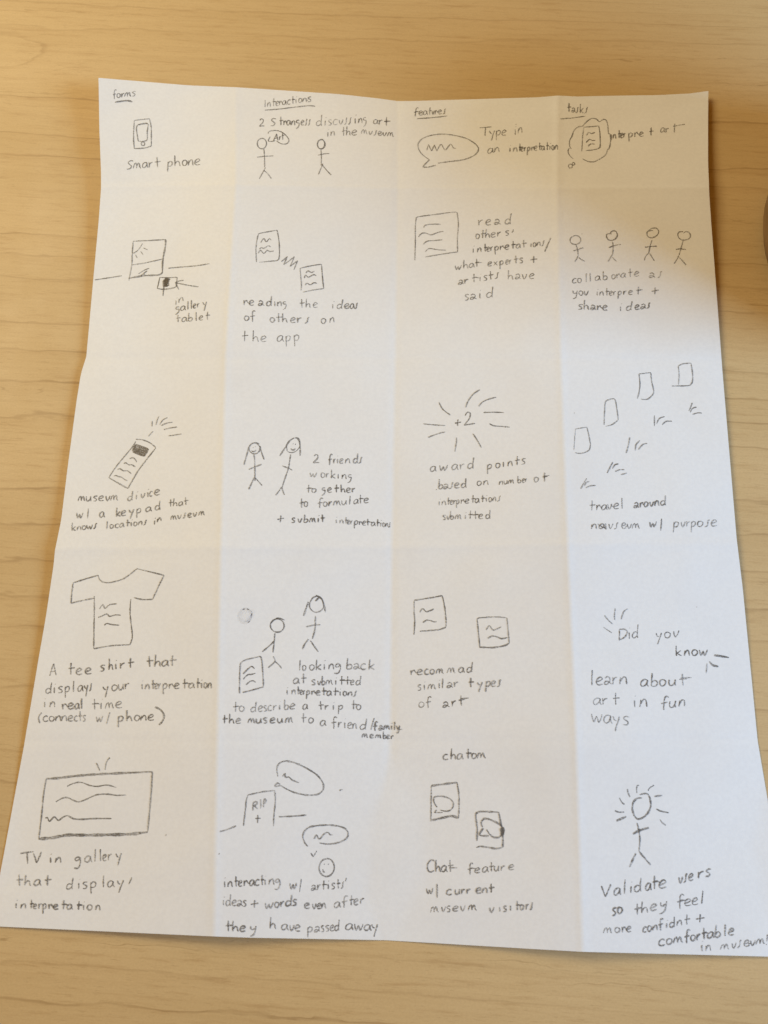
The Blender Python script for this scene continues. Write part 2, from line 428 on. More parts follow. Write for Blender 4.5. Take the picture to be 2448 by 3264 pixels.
# letters of the writer's hand: centre x = 0, baseline = 0, x-height = 1
GLYPH = {
 'a': '.32,.86 .02,1 -.33,.68 -.36,.2 -.12,.0 .2,.3 .33,.9|.33,.92 .33,.35 .52,-.02',
 '@': '-.3,.78 .02,1.02 .3,.75 .24,.32 -.08,.0 -.36,.1 -.22,.4 .1,.38 .52,.02',
 'b': '-.28,1.95 -.3,1 -.3,.02|-.3,.5 .0,.86 .33,.6 .24,.12 -.06,-.02 -.3,.06',
 'c': '.33,.88 .0,1.02 -.33,.65 -.33,.2 -.05,-.02 .38,.12',
 'd': '.22,.82 -.08,.95 -.36,.6 -.34,.14 -.05,.0 .28,.38|.34,2.0 .3,1 .3,.3 .38,-.03',
 'e': '-.34,.42 .05,.55 .32,.8 .1,1.05 -.22,.85 -.35,.35 -.1,.0 .4,.1',
 'f': '.4,1.75 .18,1.95 -.04,1.7 -.08,.9 -.05,-.25|-.38,.8 .0,.9 .36,.98',
 'g': '.28,.86 .0,1.02 -.3,.72 -.18,.38 .14,.5 .3,.9|.3,.92 .36,.1 .2,-.65 -.08,-.9 -.42,-.8',
 '9': '.3,1 -.05,1.02 -.26,.72 -.05,.48 .26,.5 .28,.0 .06,-.5 -.25,-.72',
 'h': '-.33,1.95 -.32,1 -.3,.02|-.3,.45 .0,.88 .24,.7 .3,.25 .42,-.02',
 'i': '-.02,.98 .0,.5 .02,.0|.06,1.6', 'j': '-.02,.98 .0,.5 .02,.0',
 'k': '-.3,1.9 -.28,1 -.25,-.02|.32,1.0 .0,.62 -.26,.42|-.2,.48 .1,.2 .42,.0',
 'l': '-.02,1.95 .0,1 .03,-.02',
 'm': '-.58,.02 -.42,.9|-.44,.72 -.2,1 -.1,.6 -.05,.05|-.08,.4 .18,.98 .32,.7 .36,.3 .56,-.02',
 'n': '-.34,.0 -.3,.5 -.3,.92|-.3,.4 -.02,.95 .22,.85 .3,.35 .36,-.02',
 'o': '.08,.98 -.22,.92 -.34,.5 -.2,.08 .08,.0 .33,.35 .3,.78 .02,.99',
 'p': '-.28,.95 -.26,.2 -.22,-1.0|-.28,.6 -.02,.98 .3,.8 .24,.25 -.02,.04 -.26,.15',
 'q': '.3,.9 -.05,1 -.32,.6 -.2,.1 .1,.1 .3,.8|.3,.95 .34,-.4 .36,-.9',
 'r': '-.26,.98 -.2,.5 -.2,.0|-.2,.45 .0,.85 .32,.95',
 's': '.28,.98 -.02,1.05 -.26,.8 -.02,.55 .2,.35 .12,.02 -.28,-.04',
 '$': '.30,1.16 .10,1.08 .06,.55 .0,.12 -.32,-.10',
 't': '-.04,1.85 -.02,1 .04,.0|-.34,.95 .0,1.0 .48,1.06',
 'T': '-.02,1.7 .0,.8 .03,.0|-.85,1.6 .0,1.68 .8,1.74',
 'u': '-.34,.98 -.34,.4 -.16,.02 .1,.12 .3,.55|.32,1.0 .3,.4 .42,.0',
 'v': '-.3,.95 -.2,.35 -.02,.0 .2,.4 .34,1.0',
 'w': '-.52,.98 -.42,.35 -.28,.0 -.02,.7 .12,.1 .24,.02 .42,.5 .52,1.0',
 'x': '-.3,.95 .0,.45 .34,.0|.3,.98 -.3,.02',
 'y': '-.32,.98 -.2,.55 .05,.38|.36,1.0 .2,.3 .05,-.5 -.05,-1.0',
 'Y': '-.32,.98 -.3,.5 -.05,.32 .28,.6|.34,1.0 .3,.2 .1,-.6 -.35,-.85',
 'z': '-.3,.9 .3,.95 -.3,.05 .35,.0',
 'A': '-.45,.0 -.2,.9 .1,1.8|.1,1.8 .22,.9 .42,.0|-.32,.62 .34,.68',
 'C': '.42,1.7 .12,1.95 -.3,1.5 -.4,.7 -.2,.1 .12,.0 .5,.25',
 'D': '-.5,1.7 -.48,.9 -.42,-.02|-.5,1.72 .1,1.68 .5,1.3 .35,.6 -.1,.2 -.42,.12',
 'I': '-.04,1.7 .0,.8 .0,.0', 'V': '-.5,1.6 -.3,.8 -.12,.0|-.12,.0 .15,.8 .42,1.75',
 'R': '-.3,1.5 -.32,.7 -.28,-.1|-.35,1.5 .1,1.6 .3,1.2 -.05,.85 -.28,.8|-.1,.8 .4,.05',
 'P': '-.25,1.5 -.24,.7 -.2,.0|-.28,1.5 .1,1.6 .3,1.25 .1,.85 -.22,.8',
 'S': '.4,1.4 .05,1.55 -.3,1.2 -.02,.8 .25,.45 .05,.0 -.4,-.05',
 '2': '-.4,1.25 -.15,1.55 .2,1.35 .15,.8 -.45,.05 .0,.08 .5,.02',
 '+': '.02,1.25 .0,.6 .0,.0|-.5,.55 .0,.62 .55,.7',
}
# --- row 1
A = View(300, 250, 500)
A.text('forms', [215, 258, 300, 355, 420], 208, 186, 42, extra=[('222,252 290,240 360,236 405,248', 1.5)])
A.draw('phone_sketch', 'pencil sketch of a mobile phone with a round button', '-425,445 585,427', '585,427 602,500 605,600 605,715', ('605,715 530,737 425,742', 1.2),
       '425,742 417,620 425,445', '468,665 450,560 450,510 475,488 565,478 562,560 555,655 468,665', ('470,490 520,482 565,478', 1.3), 'E 517 692 19 20')
A.text('smart', [375, 455, 535, 595, 668], 955, 940, 52, 'Smart')
A.text('phone', [800, 880, 955, 1020, 1090], 932, 915, 54)
B = View(750, 250, 550)
B.text('Interactions', [285, 322, 367, 402, 432, 470, 515, 553, 583, 622, 667, 715], 277, 223, 38,
       extra=[('285,305 400,297 560,278 700,263 768,268', 1.2)])
B.text('2', [257], 460, 460, 42)
B.text('Strangers', [365, 437, 475, 512, 555, 598, 645, 680, 710], 452, 448, 42, 'Stran9e$$')
B.text('discussing', [805, 862, 910, 960, 1015, 1063, 1100, 1150, 1200, 1243], 456, 428, 46, 'disc' 'v$$in9')
B.text('art', [1350, 1397, 1450], 440, 455, 43, extra=['1430,415 1492,410'])
B.text('in', [888, 935], 560, 552, 42)
B.text('the', [1040, 1085, 1142], 552, 545, 43)
B.text('museum', [1240, 1298, 1345, 1388, 1432, 1492], 535, 560, 36, 'mv$evm')
B.text('Art', [390, 430, 456], 597, 588, 34)
B.draw('speech_bubble_sketch', 'small pencil speech bubble round the word Art', '315,530 330,508 400,502 460,525 505,570 515,605 490,630 440,628 395,600', '335,560 318,602 360,605 385,597')
B.draw('stick_figure_sketch', 'pencil stick figure beside the small Art speech bubble', 'E 255 627 45 52 8', '275,680 281,760 282,855', '207,758 280,750 368,745', '290,855 275,885 230,967', '275,885 310,915 347,963')
B.draw('stick_figure_sketch', 'pencil stick figure below the word discussing', 'E 826 633 38 48 0', 'E 824 633 35 45 8 -40', '823,685 828,760 825,840', '793,740 840,728 905,722', '842,820 820,875 798,925', '838,835 880,885 922,930')
C = View(1250, 300, 550)
C.text('features', [225, 275, 318, 360, 392, 418, 458, 502], 206, 190, 36, 'featvre$', extra=[('238,237 400,225 530,210', 1.1)])
C.text('Type', [890, 957, 1018, 1072], 403, 396, 46)
C.text('in', [1180, 1228], 392, 375, 48)
C.text('an', [942, 1005], 570, 558, 44)
C.text('interpretation', [1130, 1180, 1225, 1248, 1275, 1309, 1348, 1380, 1420, 1450, 1490, 1515, 1545, 1577], 557, 533, 38)
C.draw('speech_bubble_sketch', 'large pencil speech bubble with a zigzag line inside', ('440,665 540,650 680,632 780,595 828,540 810,490 720,430 600,398 480,385 370,398 290,430 250,480 260,540 300,590 358,632', 1.15),
       ('-358,632 293,700 340,705 420,685', 1.15), '-333,540 350,485 378,548 405,490 430,548', '430,548 470,485 510,538 560,483 590,518 612,523')
D = View(1750, 300, 500)
D.text('tasks', [208, 257, 297, 342, 390], 190, 200, 45, 't@$k$', extra=['118,263 250,252 382,233'])
D.draw('thought_cloud_sketch', 'pencil thought cloud with two little bubbles', '355,340 400,290 450,258 500,265 530,295', '530,295 575,268 605,280 620,330 628,415',
       ('625,415 648,430 655,490', 1.5), ('652,485 640,560 615,600 600,640 540,685 470,717 410,712 355,685', 1.1), '355,340 300,352 262,390 240,450 218,490 218,550 235,580',
       '215,570 200,600 215,645 255,685', ('E 225 762 20 22 20', 1.1), 'E 258 738 14 14')
D.draw('page_sketch', 'pencil page inside the thought cloud', '-345,605 352,480 368,350 525,338', '525,338 538,420 540,540 530,570 470,590 388,598', '395,437 420,405 445,418 485,405', '390,513 425,480 455,490 490,490', '412,553 440,528 485,530')
D.text('interpret', [655, 690, 738, 766, 795, 860, 918, 975, 1075], 472, 440, 43, 'jnterpret')
D.text('art', [1200, 1248, 1322], 405, 405, 43, 'arl', extra=['1310,342 1370,330 1437,320'])
# --- row 2
E_ = View(280, 730, 500)
E_.draw('picture_sketch', 'pencil sketch of a framed picture of sun and ground', ('480,130 640,122 825,112', 1.1), ('825,112 818,200 795,320 790,400 790,458', 1.4), ('790,458 750,485 590,495 430,522', 1.5), '480,130 470,260 465,380 435,545',
        ('480,258 530,225 578,155', .8), ('588,200 635,222', .9), ('560,238 585,273', .8), ('505,272 523,308', .8), ('465,380 600,360 790,318', .9), ('535,475 600,435 650,415', .8), '560,495 628,443', '590,470 628,443', '590,470 605,490')
E_.draw('floor_line_sketch', 'pencil floor lines on both sides of the picture', ('75,538 200,520 360,495', .95), '853,415 1000,402 1160,388 1288,367')
E_.draw('wall_tablet_sketch', 'pencil tablet on a stand with a black button', '762,512 850,515 945,510', ('945,510 940,570 932,610 880,628 800,638 735,628', 1.2), '762,512 735,628', ('805,605 800,660 795,710', 1.2))
E_.draw('shaded_button_sketch', 'solid black pencil rectangle on the tablet', ('815,525 855,530 812,545 852,552 808,562 848,572 804,582 845,592 802,598 840,606', 3.0), ('830,525 825,600', 3.0), mat=M_DARK)
E_.draw('arrow_sketch', 'pencil arrow pointing at the tablet', '1170,612 1060,595 925,568', '925,568 960,552 1015,542', ('925,568 945,605 963,640', .9))
E_.text('in', [930, 985], 805, 772, 45, extra=())
E_.text('gallery', [945, 1005, 1058, 1095, 1128, 1168, 1235], 872, 818, 42, '9alleryX'[:7])
E_.text('tablet', [955, 1020, 1083, 1145, 1197, 1262], 985, 958, 41)
F_ = View(740, 700, 500)
F_.draw('page_sketch', 'pencil page with three wavy lines, upper left of two', '258,450 252,320 262,220 278,152', '278,152 320,140 475,112', '475,112 492,200 500,300 497,400 475,432 400,440 285,452',
        '303,243 335,200 360,235 395,200 412,220', '288,313 310,295 335,305 380,278 410,290', '275,357 300,325 335,358 370,325 395,338 440,332')
F_.draw('zigzag_sketch', 'pencil zigzag between two pages', '-520,445 585,388 545,478 658,392 612,495 692,435 652,533')
F_.draw('page_sketch', 'pencil page with three wavy lines, lower right of two', '728,748 732,680 718,515', '718,515 830,490 945,472', '-945,472 968,730', '968,730 860,745 748,768', '778,565 805,543 835,560 872,545', '760,618 780,588 805,610 865,582 888,597', '770,695 792,672 825,690 865,668 897,675')
F_.text('reading', [140, 205, 303, 390, 450, 500, 552], 905, 918, 46, 're@djn9')
F_.text('the', [735, 800, 880], 932, 930, 46)
F_.text('ideas', [1062, 1135, 1210, 1268, 1312], 943, 940, 46, 'idea$')
F_.text('of', [150, 218], 1067, 1068, 48)
F_.text('others', [425, 490, 555, 642, 708, 790], 1085, 1092, 48, 'other$')
F_.text('on', [965, 1055], 1100, 1088, 48)
F_.text('the', [128, 245, 330], 1288, 1290, 55)
F_.text('app', [505, 590, 680], 1288, 1280, 55)
G = View(1280, 640, 520)
G.draw('page_sketch', 'tall pencil page with four wavy lines', '135,605 140,420 140,280 148,190 165,165 300,145 520,117 560,120', '565,118 578,240 568,380 570,520', '570,520 400,545 240,572',
       '225,272 245,248 320,238 398,240', '172,367 205,333 245,328 300,347 370,322 425,312', '222,442 260,412 330,405 415,397', '240,520 275,488 320,490 385,500 452,503')
G.text('read', [800, 880, 970, 1078], 250, 238, 50, 're@d')
G.text("others'", [772, 822, 872, 930, 990, 1075], 387, 352, 44, 'others', extra=['1132,290 1137,305 1120,325'])
G.text('interpretations', [727, 790, 850, 880, 915, 965, 1015, 1070, 1130, 1185, 1242, 1315, 1350, 1392, 1436], 530, 458, 40, 'interpretatjon$', extra=[('1517,378 1490,440 1455,520', 1.2)])
G.text('what', [575, 650, 712, 765], 698, 672, 40, extra=['750,632 820,628'])
G.text('experts', [895, 955, 1015, 1070, 1105, 1162, 1218], 665, 632, 40)
G.text('+', [1343], 632, 632, 55)
G.text('artists', [600, 655, 735, 797, 852, 907, 970], 852, 790, 43, '@rtist$')
G.text('have', [1105, 1180, 1248, 1322], 800, 792, 45, 'h@ve')
G.text('said', [665, 725, 797, 893], 1010, 982, 50, 's@id')
Hh = View(1780, 700, 500)
hf = 'one of four pencil stick figures in a row, '
Hh.draw('stick_figure_sketch', hf + 'first from the left', 'E 178 217 58 48 -10', '182,265 200,310 208,382', '157,333 200,318 262,298', '208,382 198,405 172,448', '215,402 250,428 280,442')
Hh.draw('stick_figure_sketch', hf + 'second from the left', '560,152 545,150 515,152 507,180 525,212 560,220 600,205 622,170 610,128 580,118 555,130 548,152', '573,235 578,300 572,370', '532,297 590,275 660,262', '570,370 545,410 522,448', '568,398 590,422 615,443')
Hh.draw('stick_figure_sketch', hf + 'third from the left', '1000,118 960,118 935,140 945,178 985,192 1035,172 1060,130 1040,95 1000,90 965,105 945,125', '988,218 968,285 955,355', '913,293 970,285 1043,282', '955,355 925,385 907,432', '965,357 990,400 1015,437')
Hh.draw('stick_figure_sketch', hf + 'fourth from the left', '1318,128 1280,130 1262,155 1275,195 1315,217 1370,208 1397,175 1380,138 1345,128 1322,148', '1318,220 1300,290 1270,390', '1238,315 1290,310 1350,317', '1270,385 1250,425 1223,467', '1280,403 1310,435 1350,482')
Hh.text('collaborate', [170, 222, 292, 335, 412, 492, 580, 628, 682, 758, 825], 672, 600, 45)
Hh.text('as', [985, 1070], 615, 612, 48, '@$')
Hh.text('you', [175, 238, 290], 800, 802, 45, 'Yov')
Hh.text('interpret', [408, 455, 512, 552, 592, 645, 702, 760, 840], 806, 793, 40, extra=['820,745 890,742'])
Hh.text('+', [1020], 792, 792, 58)
Hh.text('share', [230, 290, 362, 425, 490], 948, 960, 46, 'sh@re')
Hh.text('ideas', [655, 745, 830, 892, 952], 970, 935, 45, 'ide@$')
# --- row 3
I_ = View(200, 1300, 500)
I_.draw('keypad_device_sketch', 'pencil sketch of a handheld keypad device', '773,353 740,410 640,530 560,630 488,738', ('-488,738 690,853', 1.1), ('690,853 790,680 870,570 940,480 985,425', 1.15), '773,333 850,340 930,375 985,420',
        '708,537 740,528 765,545 785,575', '647,592 665,580 700,603 730,602 768,625', '580,655 605,643 640,665 690,668 725,698', '540,723 560,715 590,727 620,733 655,757 685,772')
I_.draw('shaded_screen_sketch', 'solid dark pencil screen of the keypad device', ('768,390 900,432', 2.2), ('755,410 892,455', 3), ('748,430 885,478', 3), ('742,450 875,500', 3), ('745,462 862,512', 2.2), ('770,388 740,455', 2), ('903,432 865,512', 2.2), mat=M_DARK)
I_.draw('signal_rays_sketch', 'pencil rays above the keypad device', '948,137 945,198', ('1020,88 1000,130 987,182', .9), ('1025,180 1060,130 1108,103', .8), ('1042,188 1100,163 1160,152', .9), ('1072,230 1140,213 1210,203', .9), ('1120,297 1190,287 1258,277', .9), ('908,303 935,270 960,247', .7))
I_.text('museum', [200, 270, 345, 405, 475, 545], 988, 980, 48, 'musevm')
I_.text('divice', [712, 778, 845, 900, 935, 998], 982, 922, 48)
I_.text('w/', [178], 1165, 1165, 52, 'w', extra=['272,1065 262,1170'])
I_.text('a', [415], 1160, 1160, 52)
I_.text('keypad', [585, 642, 722, 802, 905, 1003], 1150, 1080, 48)
I_.text('that', [1140, 1187, 1247, 1302], 1045, 1028, 40)
I_.text('knows', [115, 172, 225, 285, 342], 1300, 1275, 40, 'know$')
I_.text('locations', [467, 518, 575, 622, 685, 725, 768, 818, 870], 1280, 1236, 38, 'location$')
I_.text('in', [970, 1020], 1235, 1205, 38)
I_.text('museum', [1175, 1235, 1285, 1342, 1398, 1470], 1183, 1138, 40, 'mv$evm')
J = View(750, 1370, 520)
J.draw('stick_figure_sketch', 'smiling long haired pencil figure, shorter of two friends', 'E 194 190 56 58 -25', '130,190 160,150 205,130 245,145', ('135,185 115,260 88,355', 1.1), '250,165 270,240 293,303', '.182,182', '.205,170', '165,213 180,222 198,220 212,205',
       '190,248 198,330 200,520', '137,403 200,378 270,350', ('195,485 165,545 137,607', 1.1), '200,488 240,530 272,567')
J.draw('stick_figure_sketch', 'smiling long haired pencil figure, taller of two friends', ('520,165 530,215 565,232 610,222 650,180 655,130 630,95', .8), ('600,82 550,115 515,170 485,215 450,268', 1.3), ('605,82 640,88 655,130 660,200 658,265', 1.3), '.588,143', '.612,147', ('565,190 580,207 598,203 610,188', 1.2),
       ('563,252 540,390 510,480 475,590', 1.1), '477,367 540,390 582,412', '470,580 440,630 410,665', ('470,582 485,625 500,662', 1.1))
J.text('2', [822], 338, 338, 52)
J.text('friends', [962, 1008, 1040, 1078, 1142, 1222, 1272], 348, 336, 46, 'friend$')
J.text('working', [790, 890, 935, 992, 1045, 1105, 1160], 478, 505, 44, 'workjn9')
J.text('together', [742, 798, 895, 960, 1025, 1095, 1150, 1200], 637, 637, 40, 'to9ether')
J.text('to', [672, 718], 795, 782, 48)
J.text('formulate', [862, 915, 962, 1035, 1105, 1160, 1225, 1272, 1330], 785, 743, 43)
J.text('+', [458], 940, 940, 52)
J.text('submit', [590, 655, 715, 785, 842, 887], 943, 940, 40, 'svbmit')
J.text('interpretations', [1027, 1080, 1125, 1152, 1182, 1225, 1270, 1310, 1348, 1400, 1445, 1478, 1510, 1540, 1568], 950, 990, 36, 'interpretation$')
K = View(1300, 1220, 500)
K.draw('burst_rays_sketch', 'pencil burst of rays round plus two', '330,205 370,280 450,342', '165,435 290,447 395,453', '213,580 300,545 395,520', '517,580 510,660 497,730', '690,540 735,610 778,685', '613,262 640,190 700,115 765,72',
       '750,250 790,205 860,173 935,153', '800,315 900,312 1018,315', '863,433 910,455 990,462 1078,470')
K.text('+2', [528], 458, 458, 55, '+', extra=[('605,350 630,312 660,325 650,380 595,450', 1.1), ('595,450 650,440 712,430', 1.1)])
K.text('award', [265, 375, 495, 570, 662], 938, 908, 52)
K.text('points', [862, 952, 1010, 1082, 1152, 1222], 912, 860, 48, 'pojnts')
K.text('based', [347, 402, 458, 517, 592], 1123, 1110, 48, 'b@$ed')
K.text('on', [752, 825], 1087, 1083, 46)
K.text('number', [985, 1035, 1092, 1178, 1222, 1250], 1078, 1052, 36)
K.text('of', [1355, 1445], 1050, 1047, 46, 'ot', extra=['1440,990 1500,980'])
K.text('interpretations', [330, 380, 428, 460, 492, 527, 575, 625, 685, 732, 790, 830, 870, 915, 965], 1298, 1250, 40, 'interpretation$')
K.text('submitted', [385, 427, 467, 532, 607, 657, 715, 772, 848], 1447, 1438, 43, 'svbmitted')
L = View(1800, 1120, 520)
L.draw('page_sketch', 'blank pencil page outline, lowest of four', ('110,790 100,900 93,1005', .7), '-110,790 225,770 262,945', ('262,945 250,1000 200,1030 150,1038 105,1030', .9))
L.draw('page_sketch', 'blank pencil page outline with rounded top, second lowest of four', '400,745 405,620 413,520 440,495 495,482 515,500 530,580 542,680 535,705 480,745 415,763')
L.draw('page_sketch', 'blank pencil page outline, second highest of four', '755,230 875,215', '755,230 765,330 755,420 738,480', '875,215 885,310 905,400 895,440 850,482 810,490 775,485')
L.draw('page_sketch', 'blank pencil page outline, highest of four', '1155,150 1200,128 1285,120', '1155,150 1163,240 1157,340', '1285,120 1300,230 1300,300 1280,340 1240,350 1090,353')
L.draw('footstep_sketch', 'trail of short pencil steps below the four pages', '223,1292 195,1340 163,1398', '250,1322 220,1335 200,1370', '215,1388 260,1368 318,1363', '490,1125 460,1180 432,1238', '547,1145 510,1155 485,1193', '513,1223 555,1205 607,1203', '572,1255 632,1237',
       '662,875 645,965 622,1037', '763,908 725,950 718,1010', '840,935 790,950 748,1002', '912,652 912,760', '1015,663 960,685 935,740', '1090,710 1030,713 990,748', '1297,523 1280,570 1262,605', '1340,567 1300,580 1275,622', '1393,627 1345,627 1300,642')
L.text('travel', [272, 340, 400, 455, 520, 583], 1618, 1600, 50)
L.text('around', [725, 778, 825, 882, 935, 1000], 1590, 1565, 46, '@rovnd')
L.text('museum', [297, 375, 465, 522, 600, 655, 725], 1805, 1800, 48, 'nav$evm', extra=['335,1755 380,1785 430,1800', '415,1750 420,1815'])
L.text('w/', [895], 1785, 1785, 50, 'w', extra=['985,1700 975,1825'])
L.text('purpose', [1128, 1200, 1250, 1305, 1375, 1450, 1515], 1788, 1778, 54, 'pvrpo$e')
# --- row 4
M = View(100, 1780, 600)
M.draw('t_shirt_sketch', 'pencil outline of a tee shirt with three wavy lines', '370,215 480,180 590,148', '590,148 605,190 650,212 720,208 810,180 870,140 932,90', '-932,90 1170,148', '1170,148 1120,250 1070,360', '1070,360 980,362 905,345',
       '370,215 358,300 350,395', '350,395 430,375 555,350', ('555,330 555,450 552,650 550,797', 1.05), '550,797 700,770 870,760', '870,760 890,690 880,580 870,470 877,358',
       '600,445 630,408 650,440 690,408 752,400', '588,520 620,508 665,490 690,510 740,498 788,500', '643,590 665,573 710,583 775,588')
M.text('A', [192], 1032, 1032, 56)
M.text('tee', [345, 420, 500], 1024, 1018, 50)
M.text('shirt', [625, 700, 745, 800, 872], 990, 965, 46)
M.text('that', [1042, 1110, 1177, 1240], 957, 947, 50)
M.text('displays', [150, 202, 257, 315, 370, 430, 482, 522], 1190, 1163, 46, 'display$')
M.text('your', [655, 730, 790, 840], 1175, 1152, 46)
M.text('interpretation', [977, 1022, 1072, 1100, 1130, 1177, 1228, 1280, 1350, 1410, 1465, 1500, 1535, 1572], 1152, 1142, 42)
M.text('in', [118, 185], 1312, 1310, 46)
M.text('real', [290, 347, 402, 443], 1328, 1325, 46)
M.text('time', [555, 612, 690, 770], 1330, 1318, 48)
M.text('(connects', [125, 180, 235, 290, 345, 395, 430, 466], 1435, 1433, 43, 'connects', extra=['92,1358 65,1400 75,1452'])
M.text('w/', [600], 1437, 1437, 45, 'w', extra=['693,1355 665,1460'])
M.text('phone)', [785, 862, 930, 987, 1052], 1437, 1427, 45, 'phone', extra=[('1090,1308 1140,1335 1170,1385 1155,1435 1125,1467', 1.5)])
Nn = View(690, 1860, 600)
Nn.draw('erased_circle', 'faint smudged circle left by an eraser', ('E 252 283 52 60 25', 2.2), ('E 250 285 60 66 25 -140', 2.0), ('E 256 280 44 52 25 60', 2.4), ('E 254 284 62 70 25 20', 1.2), ('E 250 284 26 32 25', 3.4), ('315,225 322,262 290,318 262,345', 2.4), mat=M_SMUDGE)
Nn.draw('stick_figure_sketch', 'pencil stick figure reaching down to a page', 'E 535 370 62 61 0', ('480,350 510,320 550,305 600,322', 1.1), '515,438 508,520 498,608', '505,510 460,555 402,602', '500,643 515,685 455,742', '515,685 545,712 575,747')
Nn.draw('stick_figure_sketch', 'long haired pencil stick figure standing apart from the page', ('885,112 850,125 820,180 830,225 870,253 920,240 945,205', 1), ('870,155 905,120 875,108 890,110 930,140 950,200 960,255', 1.3), '945,205 935,150 905,112', ('810,162 790,220 768,285', 1.3),
        ('872,285 868,400 845,488', 1.2), '790,382 850,368 918,362', ('812,490 780,530 757,580', 1.1), '828,503 860,550 897,602')
Nn.draw('page_sketch', 'pencil page at the feet of the reaching figure', '203,968 203,860 210,720 225,692 260,672 330,655 388,640', '388,640 400,680 408,780 415,910', '415,910 330,935 232,960', '235,797 275,755 310,730 335,750', '235,843 275,805 310,800 345,790', '260,893 300,860 330,860 345,872')
Nn.text('looking', [732, 772, 840, 895, 950, 1010, 1068], 768, 753, 44)
Nn.text('back', [1168, 1232, 1295, 1362], 753, 758, 46, 'b@ck')
Nn.text('at', [700, 765], 882, 880, 42)
Nn.text('submitted', [855, 905, 940, 995, 1050, 1102, 1155, 1195, 1248], 892, 892, 37, 'svbmitted')
Nn.text('interpretations', [622, 680, 720, 746, 772, 805, 850, 895, 945, 990, 1045, 1090, 1130, 1175, 1218], 975, 993, 36, 'interpretation$')
Nn.text('to', [165, 222], 1130, 1127, 44)
Nn.text('describe', [325, 385, 430, 470, 512, 555, 617, 667], 1132, 1106, 42)
Nn.text('a', [780], 1110, 1110, 42)
Nn.text('trip', [920, 970, 1030, 1090], 1115, 1112, 38)
Nn.text('to', [1205, 1252], 1110, 1112, 42)
Nn.text('the', [70, 132, 190], 1235, 1233, 40)
Nn.text('museum', [310, 372, 430, 492, 560, 640], 1233, 1225, 40)
Nn.text('to', [765, 830], 1228, 1230, 42)
Nn.text('a', [937], 1255, 1255, 46)
Nn.text('friend', [1037, 1085, 1130, 1172, 1217, 1290], 1268, 1287, 46)
Nn.text('/family', [1400, 1447, 1500, 1543, 1568, 1600], 1290, 1288, 34, 'f@milY', extra=['1390,1185 1360,1290', '1590,1290 1640,1283'], wd=1.1)
Nn.text('member', [1308, 1368, 1425, 1480, 1512, 1548], 1357, 1370, 30)
O = View(1280, 1860, 500)
O.draw('page_sketch', 'pencil page with two wavy lines, upper left of the pair', '132,540 140,400 132,290 135,178', ('135,178 300,152 430,128', 1.1), '430,128 455,240 470,380 470,460', ('470,460 420,482 360,492 195,505', 1.1), '193,303 225,265 265,298 345,267', '225,415 265,388 310,392 340,405 372,403')
O.draw('page_sketch', 'squarish pencil page with two wavy lines, lower right of the pair', '830,683 815,530 800,380', '800,380 815,365 900,357 1000,353 1110,362', '1115,362 1128,500 1140,630', ('1140,630 1080,660 960,677 830,672', 1.2), '895,490 930,445 970,492 1055,457', ('910,580 960,555 1000,560 1060,583 1120,570', 1.1))
O.text('recommend', [118, 190, 268, 322, 405, 525, 632, 718], 968, 938, 50, 'recommad')
O.text('similar', [190, 240, 320, 398, 432, 507, 575], 1128, 1095, 50, 'simil@r')
O.text('types', [730, 825, 912, 972, 1032], 1098, 1085, 50, 'type$')
O.text('of', [207, 285], 1310, 1303, 52)
O.text('art', [465, 552, 630], 1310, 1290, 54, '@rt', extra=['620,1222 710,1210'])
O.text('chatom', [467, 545, 617, 700, 765, 845], 1862, 1848, 52)
P = View(1850, 1900, 500)
P.draw('burst_rays_sketch', 'four pencil rays above and left of the word Did', '255,205 300,260 342,297', '245,330 333,390', ('368,128 360,190 362,252', .9), ('500,133 455,170 430,248', .9))
P.draw('burst_rays_sketch', 'three bold pencil rays right of and below the word know', ('1415,625 1570,650', 1.7), ('1363,690 1400,730 1460,745', 1.5), '1340,712 1330,815')
P.text('Did', [447, 515, 578], 465, 442, 64, 'Did')
P.text('you', [825, 920, 1008], 450, 432, 58, 'yov')
P.text('know', [1035, 1125, 1205, 1298], 632, 628, 55)
P.text('learn', [118, 197, 285, 360, 450], 942, 930, 76, 'le@rn')
P.text('about', [672, 780, 868, 968, 1080], 955, 945, 66, extra=['1060,868 1175,862'])
P.text('art', [172, 257, 370], 1148, 1150, 64)
P.text('in', [575, 665], 1177, 1170, 74)
P.text('fun', [885, 970, 1070], 1190, 1168, 64)
P.text('ways', [175, 287, 375, 482], 1332, 1360, 76)
# --- row 5
Q = View(20, 2380, 580)
Q.draw('television_sketch', 'wide pencil television with rabbit ear aerials', ('365,293 480,285 600,270 740,257 850,250 1000,243 1333,228', 1.6), '365,293 340,450 322,640 297,845', ('1333,228 1325,380 1310,560 1290,775', 1.2),
       ('297,840 420,830 560,805 700,806 900,803 1120,797 1290,778', 2.0), ('823,148 855,220', .9), ('947,97 915,140 902,212', .8), ('555,362 610,335 680,325 760,352 830,362 920,350 1003,372', .9),
       ('453,503 510,470 560,465 610,488 660,503 730,480 820,440 920,432 1000,443 1092,440', 1), ('358,653 375,645 395,680 440,640 475,672 520,642 560,630 620,658 700,662 800,655 960,655', 1.1))
Q.text('TV', [192, 285], 1068, 1060, 54)
Q.text('in', [405, 472], 1060, 1058, 48)
Q.text('gallery', [650, 745, 808, 860, 897, 942, 1022], 1060, 1028, 52)
Q.text('that', [120, 192, 282, 372], 1270, 1265, 50)
Q.text('displays', [575, 660, 720, 792, 885, 952, 1035], 1298, 1275, 50, 'display', extra=[('1147,1190 1118,1253', 1.2)])
Q.text('interpretation', [88, 155, 228, 262, 307, 347, 402, 452, 520, 577, 658, 705, 760, 835], 1472, 1490, 42)
R = View(680, 2400, 600)
